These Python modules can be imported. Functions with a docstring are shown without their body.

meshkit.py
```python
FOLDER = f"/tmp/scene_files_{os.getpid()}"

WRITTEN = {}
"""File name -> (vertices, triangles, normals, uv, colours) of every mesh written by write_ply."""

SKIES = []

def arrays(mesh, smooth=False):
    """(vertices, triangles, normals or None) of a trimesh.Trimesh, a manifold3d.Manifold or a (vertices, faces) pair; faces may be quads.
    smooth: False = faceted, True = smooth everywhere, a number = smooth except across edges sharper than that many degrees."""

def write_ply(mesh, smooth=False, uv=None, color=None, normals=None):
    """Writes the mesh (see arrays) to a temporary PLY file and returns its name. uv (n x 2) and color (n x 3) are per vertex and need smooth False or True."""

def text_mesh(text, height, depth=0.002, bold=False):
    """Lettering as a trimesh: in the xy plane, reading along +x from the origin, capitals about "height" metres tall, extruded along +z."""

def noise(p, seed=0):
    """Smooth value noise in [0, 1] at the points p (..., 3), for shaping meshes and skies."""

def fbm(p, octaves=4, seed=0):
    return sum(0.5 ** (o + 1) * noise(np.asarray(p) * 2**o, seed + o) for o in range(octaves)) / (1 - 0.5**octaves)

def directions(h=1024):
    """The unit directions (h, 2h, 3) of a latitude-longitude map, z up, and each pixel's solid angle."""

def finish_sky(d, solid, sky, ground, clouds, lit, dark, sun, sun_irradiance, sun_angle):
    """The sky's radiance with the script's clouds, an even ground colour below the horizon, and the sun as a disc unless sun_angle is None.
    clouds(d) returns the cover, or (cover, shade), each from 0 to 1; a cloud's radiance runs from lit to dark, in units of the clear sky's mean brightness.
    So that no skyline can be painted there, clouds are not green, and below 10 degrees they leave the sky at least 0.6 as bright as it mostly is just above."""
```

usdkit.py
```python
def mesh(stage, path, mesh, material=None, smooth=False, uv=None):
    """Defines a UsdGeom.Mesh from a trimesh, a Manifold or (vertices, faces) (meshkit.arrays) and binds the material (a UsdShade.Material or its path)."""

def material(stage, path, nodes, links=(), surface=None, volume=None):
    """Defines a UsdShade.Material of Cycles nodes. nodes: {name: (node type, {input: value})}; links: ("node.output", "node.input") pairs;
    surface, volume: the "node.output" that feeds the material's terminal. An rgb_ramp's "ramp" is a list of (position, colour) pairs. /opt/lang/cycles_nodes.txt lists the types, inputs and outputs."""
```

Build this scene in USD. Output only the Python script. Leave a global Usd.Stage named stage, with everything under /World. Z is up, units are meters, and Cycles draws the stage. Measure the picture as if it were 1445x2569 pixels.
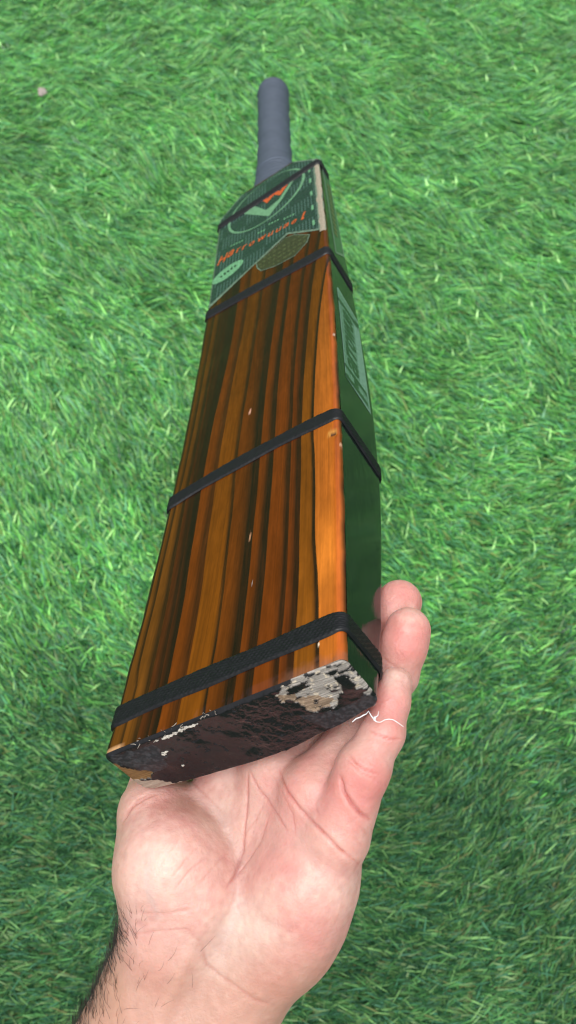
import math
import numpy as np
import trimesh
import shapely
from shapely.geometry import Polygon, LineString, Point
from scipy.interpolate import PchipInterpolator
from scipy.spatial import cKDTree
from pxr import Usd, UsdGeom, UsdLux, UsdShade, Gf, Sdf, Vt
import usdkit
import meshkit
from meshkit import noise, fbm

rng = np.random.default_rng(7)
stage = Usd.Stage.CreateInMemory()
UsdGeom.SetStageUpAxis(stage, UsdGeom.Tokens.z)
UsdGeom.SetStageMetersPerUnit(stage, 1.0)
world = UsdGeom.Xform.Define(stage, '/World')
stage.SetDefaultPrim(world.GetPrim())
LK = '/World/Looks'
_T = Sdf.ValueTypeNames

# ------------------------------------------------------------------ camera
F_PX, W_PX, H_PX = 2127.45, 1445.0, 2569.0
PITCH, CAM_H = math.radians(60.0), 1.02
RIGHT = np.array([1.0, 0, 0])
UP = np.array([0, math.sin(PITCH), math.cos(PITCH)])
FWD = np.array([0, math.cos(PITCH), -math.sin(PITCH)])
EYE = np.array([0, 0, CAM_H])
C2W = np.stack([RIGHT, -UP, FWD], 1)          # lens axes (right, down, forward) -> world


def to_world(p):
    return np.asarray(p) @ C2W.T + EYE


def at(px, py, depth):
    """The point of the place seen at a pixel of the photograph, at a measured distance along the lens axis."""
    return np.array([(px - W_PX / 2) / F_PX * depth, (py - H_PX / 2) / F_PX * depth, depth])


cam = UsdGeom.Camera.Define(stage, '/World/camera')
cam.CreateHorizontalApertureAttr(20.0)
cam.CreateFocalLengthAttr(20.0 * F_PX / W_PX)
cam.CreateClippingRangeAttr((0.02, 1000.0))
m = np.eye(4)
m[:3, 0], m[:3, 1], m[:3, 2], m[:3, 3] = RIGHT, UP, -FWD, EYE
cam.AddTransformOp().Set(Gf.Matrix4d(*m.T.ravel().tolist()))
cam.CreateFStopAttr(17.0)
cam.CreateFocusDistanceAttr(0.35)
cam.CreateExposureAttr(1.27)

# ------------------------------------------------------------------ sky and sun (overcast)
SUN_EL, SUN_AZ = math.radians(77), math.radians(205)     # azimuth from +y towards +x: behind and left of the photographer
sd = np.array([math.sin(SUN_AZ) * math.cos(SUN_EL), math.cos(SUN_AZ) * math.cos(SUN_EL), math.sin(SUN_EL)])
SKY_STRENGTH = 0.09
usdkit.material(stage, LK + '/sky_overcast', {
    'sky': ('sky_texture', {'sky_type': 'single_scattering', 'sun_disc': False, 'sun_elevation': SUN_EL, 'sun_rotation': SUN_AZ}),
    'tc': ('texture_coordinate', {}),
    'sep': ('separate_xyz', {}),
    'ramp': ('rgb_ramp', {'ramp': [(0.0, (1.5, 1.56, 1.62)), (0.12, (1.9, 1.98, 2.05)), (0.5, (4.3, 4.4, 4.5)), (1.0, (6.2, 6.3, 6.4))]}),
    'map': ('mapping', {'scale': (1.6, 1.6, 3.2)}),
    'n': ('noise_texture', {'scale': 2.2, 'detail': 6.0, 'roughness': 0.55}),
    'nr': ('map_range', {'from_min': 0.3, 'from_max': 0.7, 'to_min': 0.86, 'to_max': 0.98, 'clamp': True}),
    'mx': ('mix_color', {'blend_type': 'mix', 'use_clamp': False}),
    'bg': ('background_shader', {'strength': SKY_STRENGTH}),
}, [('tc.generated', 'sep.vector'), ('sep.z', 'ramp.fac'), ('tc.generated', 'map.vector'), ('map.vector', 'n.vector'),
    ('n.fac', 'nr.value'), ('nr.result', 'mx.fac'), ('sky.color', 'mx.a'), ('ramp.color', 'mx.b'), ('mx.result', 'bg.color')], surface='bg.background')
dome = UsdLux.DomeLight.Define(stage, '/World/sky')
UsdShade.MaterialBindingAPI.Apply(dome.GetPrim()).Bind(UsdShade.Material.Get(stage, LK + '/sky_overcast'))
dome.GetPrim().SetCustomDataByKey('kind', 'structure')
sun = UsdLux.DistantLight.Define(stage, '/World/sun')
sun.CreateNormalizeAttr(True)
sun.CreateIntensityAttr(0.4)
sun.CreateAngleAttr(34.0)
sun.CreateColorAttr(Gf.Vec3f(1.0, 0.97, 0.92))
zx = np.cross([0, 1, 0], sd); zx /= np.linalg.norm(zx); zy = np.cross(sd, zx)
ms = np.eye(4); ms[:3, 0], ms[:3, 1], ms[:3, 2] = zx, zy, sd
sun.AddTransformOp().Set(Gf.Matrix4d(*ms.T.ravel().tolist()))


# ------------------------------------------------------------------ helpers
def tag(prim, label=None, category=None, group=None, kind=None):
    for k, v in (('label', label), ('category', category), ('group', group), ('kind', kind)):
        if v:
            prim.SetCustomDataByKey(k, v)
    return prim


_used = set()


def free(path):
    p, n = path, 0
    while p in _used:
        n += 1
        p = f'{path}_{n:03d}'
    _used.add(p)
    return p


def obj(name, mesh, mat, parent='/World', smooth=True, uv=None, col=None, rgh=None):
    path = free(f'{parent}/{name}')
    mm = usdkit.mesh(stage, path, mesh, f'{LK}/{mat}', smooth=smooth, uv=uv)
    api = UsdGeom.PrimvarsAPI(mm)
    if col is not None:
        api.CreatePrimvar('col', _T.Color3fArray, 'vertex').Set(Vt.Vec3fArray.FromNumpy(np.asarray(col, np.float32)))
    if rgh is not None:
        api.CreatePrimvar('rgh', _T.Color3fArray, 'vertex').Set(Vt.Vec3fArray.FromNumpy(np.repeat(np.asarray(rgh, np.float32)[:, None], 3, 1)))
    return path


def grid_faces(nu, nv, closed_u=False):
    """Triangles of a grid whose vertices run v-fastest: index = i * nv + j."""
    iu = np.arange(nu if closed_u else nu - 1)
    i, j = np.meshgrid(iu, np.arange(nv - 1), indexing='ij')
    a = (i * nv + j).ravel(); b = (((i + 1) % nu) * nv + j).ravel()
    return np.vstack([np.stack([a, b, b + 1], 1), np.stack([a, b + 1, a + 1], 1)])


def tube(points, radii, n=6):
    p = np.asarray(points, float); r = np.broadcast_to(radii, len(p))
    t = np.gradient(p, axis=0); t /= np.linalg.norm(t, axis=1, keepdims=True)
    a = np.cross(t, [0.3, 0.5, 0.81]); a /= np.linalg.norm(a, axis=1, keepdims=True); b = np.cross(t, a)
    th = np.linspace(0, 2 * np.pi, n, endpoint=False)
    v = p[None] + r[None, :, None] * (np.cos(th)[:, None, None] * a[None] + np.sin(th)[:, None, None] * b[None])
    return v.reshape(-1, 3), grid_faces(n, len(p), True)[:, ::-1]


# ------------------------------------------------------------------ materials
M = lambda name, nodes, links, surface='p.BSDF': usdkit.material(stage, f'{LK}/{name}', nodes, links, surface=surface)
M('turf_base', {'g': ('geometry', {}), 'n': ('noise_texture', {'scale': 90.0, 'detail': 4.0}), 'n2': ('noise_texture', {'scale': 5.0, 'detail': 3.0}),
                'r': ('rgb_ramp', {'ramp': [(0.3, (0.012, 0.035, 0.016)), (0.55, (0.03, 0.09, 0.032)), (0.75, (0.06, 0.15, 0.05))]}),
                'p': ('principled_bsdf', {'roughness': 0.9, 'specular_ior_level': 0.15})},
  [('g.position', 'n.vector'), ('n.fac', 'r.fac'), ('r.color', 'p.base_color')])
M('turf_blade', {
    'oi': ('object_info', {}), 'g': ('geometry', {}),
    'a': ('attribute', {'attribute': 'col'}),
    'n': ('noise_texture', {'scale': 7.0, 'detail': 3.0}),
    'nr': ('map_range', {'from_min': 0.3, 'from_max': 0.7, 'to_min': 0.82, 'to_max': 1.18, 'clamp': True}),
    'or': ('map_range', {'to_min': 0.68, 'to_max': 1.3}),
    'm1': ('math', {'math_type': 'multiply'}),
    'hs': ('hsv', {'saturation': 1.0}),
    'p': ('principled_bsdf', {'roughness': 0.4, 'specular_ior_level': 0.38}),
    't': ('translucent_bsdf', {}),
    'mc': ('mix_closure', {'fac': 0.24})},
  [('g.position', 'n.vector'), ('n.fac', 'nr.value'), ('oi.random', 'or.value'), ('nr.result', 'm1.value1'), ('or.result', 'm1.value2'),
   ('m1.value', 'hs.value'), ('a.color', 'hs.color'), ('hs.color', 'p.base_color'), ('hs.color', 't.color'),
   ('p.BSDF', 'mc.closure1'), ('t.BSDF', 'mc.closure2')], surface='mc.closure')
M('varnished_wood', {
    'a': ('attribute', {'attribute': 'col'}), 'tc': ('texture_coordinate', {}),
    'mp': ('mapping', {'scale': (900.0, 22.0, 900.0)}), 'n': ('noise_texture', {'scale': 1.0, 'detail': 4.0, 'roughness': 0.6}),
    'mp2': ('mapping', {'scale': (260.0, 60.0, 260.0)}), 'n2': ('noise_texture', {'scale': 1.0, 'detail': 4.0, 'roughness': 0.65}),
    'nr': ('map_range', {'from_min': 0.25, 'from_max': 0.75, 'to_min': 0.78, 'to_max': 1.2, 'clamp': True}),
    'nr2': ('map_range', {'from_min': 0.25, 'from_max': 0.75, 'to_min': 0.8, 'to_max': 1.18, 'clamp': True}),
    'mu': ('math', {'math_type': 'multiply'}), 'hs': ('hsv', {}),
    'b': ('bump', {'strength': 0.12, 'distance': 0.0004}),
    'cr': ('map_range', {'from_min': 0.3, 'from_max': 0.8, 'to_min': 0.10, 'to_max': 0.2, 'clamp': True}),
    'p': ('principled_bsdf', {'roughness': 0.5, 'specular_ior_level': 0.0, 'coat_weight': 0.62, 'coat_ior': 1.42})},
  [('tc.UV', 'mp.vector'), ('mp.vector', 'n.vector'), ('tc.UV', 'mp2.vector'), ('mp2.vector', 'n2.vector'), ('n.fac', 'nr.value'), ('n2.fac', 'nr2.value'),
   ('nr.result', 'mu.value1'), ('nr2.result', 'mu.value2'), ('mu.value', 'hs.value'), ('a.color', 'hs.color'), ('hs.color', 'p.base_color'),
   ('n.fac', 'b.height'), ('b.normal', 'p.normal'), ('n2.fac', 'cr.value'), ('cr.result', 'p.coat_roughness')])
M('green_paint', {
    'tc': ('texture_coordinate', {}), 'mp': ('mapping', {'scale': (160.0, 30.0, 160.0)}), 'n': ('noise_texture', {'scale': 1.0, 'detail': 5.0, 'roughness': 0.65}),
    'r': ('rgb_ramp', {'ramp': [(0.3, (0.0025, 0.004, 0.0035)), (0.6, (0.0035, 0.006, 0.005)), (0.74, (0.009, 0.014, 0.011)), (0.8, (0.028, 0.036, 0.03))]}),
    'n3': ('noise_texture', {'scale': 60.0, 'detail': 3.0}),
    'rr': ('map_range', {'from_min': 0.35, 'from_max': 0.75, 'to_min': 0.03, 'to_max': 0.1, 'clamp': True}),
    'b': ('bump', {'strength': 0.25, 'distance': 0.0005}),
    'p': ('principled_bsdf', {'specular_ior_level': 0.12})},
  [('tc.UV', 'mp.vector'), ('mp.vector', 'n.vector'), ('n.fac', 'r.fac'), ('r.color', 'p.base_color'), ('tc.UV', 'n3.vector'), ('n3.fac', 'rr.value'),
   ('rr.result', 'p.roughness'), ('n.fac', 'b.height'), ('b.normal', 'p.normal')])
M('toe_paint', {'a': ('attribute', {'attribute': 'col'}), 'r': ('attribute', {'attribute': 'rgh'}),
                'p': ('principled_bsdf', {'specular_ior_level': 0.27})},
  [('a.color', 'p.base_color'), ('r.fac', 'p.roughness')])
M('black_ribbon', {
    'tc': ('texture_coordinate', {}), 'n': ('noise_texture', {'scale': 0.35, 'detail': 4.0}),
    'r': ('rgb_ramp', {'ramp': [(0.3, (0.003, 0.0033, 0.004)), (0.7, (0.007, 0.0075, 0.009))]}),
    'p': ('principled_bsdf', {'roughness': 0.42, 'specular_ior_level': 0.3})},
  [('tc.UV', 'n.vector'), ('n.fac', 'r.fac'), ('r.color', 'p.base_color')])
M('grey_grip', {
    'tc': ('texture_coordinate', {}), 'sp': ('separate_xyz', {}), 'n': ('noise_texture', {'scale': 0.6, 'detail': 3.0}),
    'ad': ('math', {'math_type': 'multiply_add', 'value2': 1.2}), 'ml': ('math', {'math_type': 'multiply', 'value2': 2.0}), 'si': ('math', {'math_type': 'sine'}),
    'mr': ('map_range', {'from_min': -1.0, 'from_max': 1.0, 'to_min': -0.3, 'to_max': 0.3}), 'a2': ('math', {'math_type': 'add'}),
    'r': ('rgb_ramp', {'ramp': [(0.15, (0.042, 0.056, 0.083)), (0.85, (0.078, 0.100, 0.138))]}),
    'b': ('bump', {'strength': 0.7, 'distance': 0.0012}),
    'p': ('principled_bsdf', {'roughness': 0.6, 'specular_ior_level': 0.35})},
  [('tc.UV', 'sp.vector'), ('tc.UV', 'n.vector'), ('n.fac', 'ad.value1'), ('sp.y', 'ad.value3'), ('ad.value', 'ml.value1'), ('ml.value', 'si.value1'), ('si.value', 'mr.value'), ('mr.result', 'a2.value1'), ('n.fac', 'a2.value2'), ('a2.value', 'r.fac'), ('r.color', 'p.base_color'), ('si.value', 'b.height'), ('b.normal', 'p.normal')])
# printed label film: blocks of fine lines set in turn along and across the blade, as a basket weave
M('label_print', {
    'tc': ('texture_coordinate', {}), 'sp': ('separate_xyz', {}),
    'ck': ('checker_texture', {'scale': 0.46, 'color1': (1, 1, 1), 'color2': (0, 0, 0)}),
    'fx': ('math', {'math_type': 'multiply', 'value2': 22.0}), 'sx': ('math', {'math_type': 'sine'}),
    'fy': ('math', {'math_type': 'multiply', 'value2': 24.0}), 'sy': ('math', {'math_type': 'sine'}),
    'gy': ('math', {'math_type': 'multiply', 'value2': 0.35}),
    'mf': ('mix_float', {}), 'n': ('noise_texture', {'scale': 2.0, 'detail': 4.0}),
    'r': ('rgb_ramp', {'ramp': [(0.0, (0.009, 0.022, 0.018)), (0.6, (0.013, 0.031, 0.026)), (0.8, (0.028, 0.06, 0.052)), (1.0, (0.070, 0.125, 0.112))]}),
    'rr': ('map_range', {'from_min': 0.3, 'from_max': 0.7, 'to_min': 0.16, 'to_max': 0.34, 'clamp': True}),
    'p': ('principled_bsdf', {'specular_ior_level': 0.5})},
  [('tc.UV', 'sp.vector'), ('tc.UV', 'ck.vector'), ('sp.x', 'fx.value1'), ('fx.value', 'sx.value1'), ('sp.y', 'fy.value1'), ('fy.value', 'sy.value1'), ('sy.value', 'gy.value1'),
   ('ck.fac', 'mf.fac'), ('sx.value', 'mf.a'), ('gy.value', 'mf.b'), ('mf.result', 'r.fac'), ('r.color', 'p.base_color'), ('tc.UV', 'n.vector'), ('n.fac', 'rr.value'), ('rr.result', 'p.roughness')])


def plain(name, color, rough=0.4, spread=0.25, scale=3.0, spec=0.5):
    c = np.array(color)
    M(name, {'tc': ('texture_coordinate', {}), 'n': ('noise_texture', {'scale': scale, 'detail': 4.0}),
             'r': ('rgb_ramp', {'ramp': [(0.3, tuple(c * (1 - spread))), (0.7, tuple(np.minimum(c * (1 + spread), 1)))]}),
             'p': ('principled_bsdf', {'roughness': rough, 'specular_ior_level': spec})},
      [('tc.UV', 'n.vector'), ('n.fac', 'r.fac'), ('r.color', 'p.base_color')])


plain('pale_green_print', (0.11, 0.24, 0.13), 0.3)
plain('pale_green_fine_print', (0.11, 0.27, 0.14), 0.3, 0.5, 6.0)
plain('orange_print', (0.42, 0.07, 0.012), 0.32, 0.15)
plain('label_edge_film', (0.10, 0.15, 0.11), 0.3, 0.5, 4.0)
plain('worn_label_edge', (0.27, 0.23, 0.17), 0.45, 0.4, 8.0)
plain('badge_print', (0.024, 0.022, 0.009), 0.25, 0.75, 7.0)
plain('badge_dark_print', (0.05, 0.055, 0.022), 0.25, 0.4, 7.0)
plain('side_label_film', (0.13, 0.23, 0.18), 0.35, 0.3, 5.0)
plain('dark_green_print', (0.006, 0.022, 0.012), 0.3, 0.3, 6.0)
plain('side_label_dark', (0.080, 0.15, 0.115), 0.3, 0.5, 5.0)
plain('side_label_dull', (0.022, 0.055, 0.03), 0.25, 0.45, 3.0)
plain('brown_print', (0.09, 0.05, 0.018), 0.35, 0.5, 4.0)
plain('yellow_tape', (0.50, 0.42, 0.03), 0.45, 0.4, 5.0)
plain('white_thread', (0.72, 0.74, 0.75), 0.7, 0.05)
plain('pale_scrap', (0.26, 0.22, 0.20), 0.8, 0.3)
plain('nail', (0.55, 0.36, 0.30), 0.25, 0.1)
M('arm_hair', {'p': ('principled_bsdf', {'base_color': (0.012, 0.009, 0.007), 'roughness': 0.45})}, [])
M('skin', {
    'a': ('attribute', {'attribute': 'col'}), 'tc': ('geometry', {}),
    'n': ('noise_texture', {'scale': 900.0, 'detail': 3.0}), 'n2': ('noise_texture', {'scale': 260.0, 'detail': 4.0, 'roughness': 0.6}),
    'ad': ('math', {'math_type': 'add'}),
    'b': ('bump', {'strength': 0.45, 'distance': 0.0006}),
    'p': ('principled_bsdf', {'roughness': 0.46, 'specular_ior_level': 0.38, 'subsurface_weight': 0.55, 'subsurface_scale': 0.0022, 'subsurface_radius': (1.0, 0.38, 0.22)})},
  [('tc.position', 'n.vector'), ('tc.position', 'n2.vector'), ('n.fac', 'ad.value1'), ('n2.fac', 'ad.value2'), ('ad.value', 'b.height'), ('b.normal', 'p.normal'), ('a.color', 'p.base_color')])

# ------------------------------------------------------------------ ground and artificial turf
gx = np.array([[-60, -60, 0], [60, -60, 0], [60, 60, 0], [-60, 60, 0]], float)
g = obj('ground', (gx, np.array([[0, 1, 2], [0, 2, 3]])), 'turf_base', smooth=False)
tag(stage.GetPrimAtPath(g), 'flat green backing of the artificial turf', None, None, 'structure')

PALETTE = np.array([(0.130, 0.43, 0.095), (0.24, 0.57, 0.145), (0.105, 0.325, 0.150), (0.036, 0.155, 0.048), (0.17, 0.24, 0.07), (0.31, 0.57, 0.20), (0.080, 0.285, 0.080)])
WORN_SHADED = np.array([(0.095, 0.27, 0.085), (0.19, 0.38, 0.13), (0.070, 0.215, 0.12), (0.028, 0.11, 0.040), (0.20, 0.23, 0.09), (0.25, 0.39, 0.17), (0.055, 0.18, 0.065)]) * 0.84  # worn blade tones, darkened for the soft shade near the camera
PW = np.array([0.25, 0.17, 0.17, 0.18, 0.04, 0.05, 0.14])


def tuft(seed, n=36, palette=PALETTE, thin=1.0):
    r = np.random.default_rng(seed)
    V, Fc, C = [], [], []
    for k in range(n):
        L = r.uniform(0.020, 0.040); w = r.uniform(0.0007, 0.0017) * thin
        az = r.normal(0, 0.30) if r.random() < 0.88 else r.uniform(-np.pi, np.pi)
        tilt0, tilt1 = r.uniform(0.5, 1.05), r.uniform(1.25, 1.75)
        if r.random() < 0.08:
            tilt0, tilt1 = r.uniform(0.05, 0.3), r.uniform(0.3, 0.8)
        base = np.r_[r.normal(0, 0.0075, 2), -0.002]
        d = np.array([math.cos(az), math.sin(az), 0]); sdv = np.array([-d[1], d[0], 0])
        tw = r.normal(0, 0.5)
        p, pts = base.copy(), []
        bend = r.normal(0, 0.25)
        for q in range(4):
            f = q / 3
            tl = tilt0 + (tilt1 - tilt0) * f
            dd = d * math.cos(bend * f) + sdv * math.sin(bend * f)
            side = -d * math.sin(bend * f) + sdv * math.cos(bend * f)
            t = dd * math.sin(tl) + np.array([0, 0, math.cos(tl)])
            nrm = np.cross(side, t)
            sv = side * math.cos(tw) + nrm * math.sin(tw)
            ww = w * (1.0, 1.0, 0.85, 0.18)[q]
            pts += [p - sv * ww, p + sv * ww]
            p = p + t * L / 3
        o = len(V) * 8
        V.append(np.array(pts))
        for q in range(3):
            a = o + 2 * q
            Fc += [(a, a + 1, a + 3), (a, a + 3, a + 2)]
        c = palette[r.choice(len(palette), p=PW)] * r.uniform(0.68, 1.32)
        C.append(np.repeat(c[None], 8, 0))
    return np.vstack(V), np.array(Fc), np.vstack(C)


turf = UsdGeom.PointInstancer.Define(stage, '/World/artificial_turf')
tag(turf.GetPrim(), 'green artificial turf of short flattened plastic blades', 'turf', None, 'stuff')
N_TUFT = 16
N_WORN_SHADED = 12
for k in range(N_TUFT + N_WORN_SHADED):
    v, f, c = tuft(100 + k) if k < N_TUFT else tuft(200 + k, 40, WORN_SHADED, 0.8)
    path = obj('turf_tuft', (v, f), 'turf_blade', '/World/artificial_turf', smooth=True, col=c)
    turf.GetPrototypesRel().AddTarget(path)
SP = 0.0108
ys = np.arange(-0.5, 2.7, SP)
P2 = []
for y in ys:
    hw_ = 0.65 + 0.30 * max(y, 0)
    xs = np.arange(-hw_, hw_, SP)
    P2.append(np.stack([xs, np.full_like(xs, y)], 1))
P2 = np.vstack(P2)
P2 += rng.uniform(-0.55, 0.55, P2.shape) * SP
nT = len(P2)
# the lie of the pile: it swings slowly from place to place
q3 = np.c_[P2, np.zeros(nT)]
lie = -0.40 + 1.5 * (fbm(q3 * 2.2, 2, 3) - 0.5) + 1.5 * (fbm(q3 * 10, 2, 5) - 0.5)
near = np.clip((0.55 - P2[:, 1]) / 0.35, 0, 1)
right = np.clip((P2[:, 0] + 0.1) / 0.3, 0, 1)
lie = lie + near * (0.55 + 0.75 * right)
midl = np.exp(-((P2[:, 0] + 0.42) ** 2 + (P2[:, 1] - 0.52) ** 2) / 0.05)
lie = lie * (1 - midl) + midl * (-1.05)
lie = lie + np.pi * (rng.random(nT) < 0.45 + 0.4 * midl) + rng.normal(0, 0.2, nT)
# turf near the camera: worn, thinner, with soft shade put into its colour
worn_shaded = rng.random(nT) < np.clip((0.44 + 0.10 * (fbm(q3 * 4, 2, 12) - 0.5) * 2 + 0.08 * P2[:, 0] - P2[:, 1]) / 0.22, 0, 1)
scale = rng.uniform(0.8, 1.15, nT) * (0.85 + 0.35 * fbm(q3 * 9, 2, 8))
pitchf = rng.normal(0, 0.12, nT)
quat = np.stack([np.cos(lie / 2) * np.cos(pitchf / 2), -np.sin(lie / 2) * np.sin(pitchf / 2), np.cos(lie / 2) * np.sin(pitchf / 2), np.sin(lie / 2) * np.cos(pitchf / 2)], 1)
turf.CreatePositionsAttr(Vt.Vec3fArray.FromNumpy(np.c_[P2, np.full(nT, 0.001)].astype(np.float32)))
turf.CreateScalesAttr(Vt.Vec3fArray.FromNumpy((scale[:, None] * (np.array([1.0, 1.0, 1.0]) + np.clip((P2[:, 1:] - 0.5) / 0.6, 0, 1) * np.array([0.45, -0.36, -0.30]))).astype(np.float32)))
turf.CreateOrientationsAttr(Vt.QuathArray([Gf.Quath(float(a), float(b), float(c), float(d)) for a, b, c, d in quat]))
turf.CreateProtoIndicesAttr(Vt.IntArray.FromNumpy(np.where(worn_shaded, N_TUFT + rng.integers(0, N_WORN_SHADED, nT), rng.integers(0, N_TUFT, nT)).astype(np.int32)))

# ------------------------------------------------------------------ cricket bat (local: x across the face, y toe to handle, z out of the face)
BR = np.array([[0.8471320346641811, 0.012176500693897668, -0.5312429281191198],
               [-0.4090539587420273, -0.6231841626433214, -0.6665705951120393],
               [-0.33917867663401335, 0.781980327285408, -0.5229384218580668]])
BT = np.array([-0.019968742760232853, 0.07367731375391934, 0.2962141110114974])
BW = C2W @ BR
BO = to_world(BT)
bat = UsdGeom.Xform.Define(stage, '/World/cricket_bat')
mb = np.eye(4); mb[:3, :3] = BW; mb[:3, 3] = BO
bat.AddTransformOp().Set(Gf.Matrix4d(*mb.T.ravel().tolist()))
tag(bat.GetPrim(), 'varnished orange and black striped cricket bat with grey grip, held up by its toe', 'cricket bat')
BAT = '/World/cricket_bat'


def cam_to_bat(p):
    return (np.asarray(p) - BT) @ BR


def bow(s):
    u = (np.asarray(s) - 0.26) / 0.26
    return 0.0077762 * u ** 2 - 0.0010736 * u ** 3


HW, RF, RB = 0.0504, 0.0026, 0.0050
S_END = 0.577
thick = PchipInterpolator([-0.01, 0, 0.016, 0.075, 0.158, 0.21, 0.368, 0.45, 0.537, 0.6], [0.0262, 0.0266, 0.0294, 0.037, 0.0440, 0.0450, 0.0351, 0.0262, 0.0174, 0.0155])
bulge = PchipInterpolator([-0.01, 0.0, 0.12, 0.25, 0.4, 0.6], [0.0045, 0.0045, 0.008, 0.0105, 0.008, 0.003])


def half_w(s):
    s = np.asarray(s, float)
    return np.where(s < 0.547, HW, HW - (s - 0.547) * 0.78)


def arc_drop(x, hw):
    a = np.maximum(np.abs(x) - (hw - RF), 0)
    return RF - np.sqrt(np.maximum(RF ** 2 - a ** 2, 0))


def on_face(x, s, off=0.0):
    x = np.asarray(x, float); s = np.asarray(s, float)
    return np.stack([x, s, bow(s) - arc_drop(np.clip(x, -HW, HW), HW) + off], -1)


EDGES = {
    '1': ([30, 47, 67, 87, 110, 151, 172, 189, 226, 300, 400], [-41.7, -43.4, -43.6, -43.8, -44.2, -44.1, -43.4, -43.3, -43.1, -42.4, -41]),
    '2': ([27, 42, 56, 81, 106, 150, 179, 216, 300, 400], [-34.8, -35.3, -35.6, -36.3, -37.4, -38.2, -38.1, -38.0, -36.5, -35]),
    '3': ([26, 39, 53, 76, 103, 145, 183, 250, 400], [-29.7, -30.2, -30.6, -31.0, -32.4, -34.1, -34.4, -33.6, -31]),
    '4': ([25, 49, 72, 100, 139, 177, 214, 244, 264, 306, 361, 400], [-25.8, -26.1, -26.6, -27.9, -28.9, -29.4, -29.0, -27.4, -26.2, -23.8, -22.3, -21.5]),
    '5': ([26, 44, 69, 94, 135, 175, 207, 240, 269, 317, 364, 420], [-16.9, -17.0, -17.4, -18.6, -19.9, -20.4, -20.0, -19.2, -17.9, -15.0, -13.2, -11.5]),
    'a': ([26, 38, 63, 87, 103, 126, 158, 175, 198, 229, 257, 306, 356, 420], [-4.9, -4.8, -5.2, -6.0, -6.5, -7.1, -8.3, -8.4, -8.1, -7.0, -6.0, -3.9, -1.2, 2.5]),
    'b': ([27, 45, 71, 95, 133, 159, 176, 210, 257, 305, 353, 430], [6.9, 6.9, 6.8, 6.4, 6.2, 5.8, 5.8, 6.1, 7.1, 9.4, 12.6, 19]),
    'c': ([27, 43, 64, 90, 130, 157, 178, 203, 255, 304, 351, 430], [14.5, 14.7, 14.7, 14.5, 14.4, 14.1, 14.1, 14.1, 15.2, 17.7, 21.1, 28]),
    'd': ([27, 32, 57, 83, 130, 159, 181, 212, 256, 293, 334, 430], [25.1, 25.4, 25.4, 25.1, 24.5, 24.3, 24.4, 24.5, 25.9, 27.6, 30.8, 41]),
    'e': ([27, 34, 54, 79, 120, 159, 182, 206, 255, 304, 344, 430], [30.9, 31.0, 31.1, 30.6, 30.2, 29.9, 30.1, 30.6, 32.7, 35.7, 39.6, 51]),
    'f': ([3, 28, 50, 74, 110, 130, 157, 179, 199, 248, 296, 336, 400], [41.1, 40.3, 39.6, 38.2, 37.8, 37.4, 36.8, 36.9, 37.4, 39.5, 43.2, 48.4, 58]),
}
# (edge, width of the dark late wood left of it in mm at the toe, at the shoulder, how dark it gets)
RINGS = [('0', 2.6, 2.6, 0.85), ('1', 1.6, 2.4, 0.8), ('2', 3.2, 3.2, 0.85), ('3', 2.7, 3.6, 0.78), ('4', 3.4, 11.0, 0.97), ('5', 4.6, 3.6, 0.68), ('a', 1.9, 3.4, 0.85), ('b', 6.5, 8.5, 0.97),
         ('c', 5.2, 4.2, 0.95), ('d', 3.6, 3.2, 0.9), ('e', 4.2, 4.0, 0.9), ('f', 2.3, 1.9, 1.0)]


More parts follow.
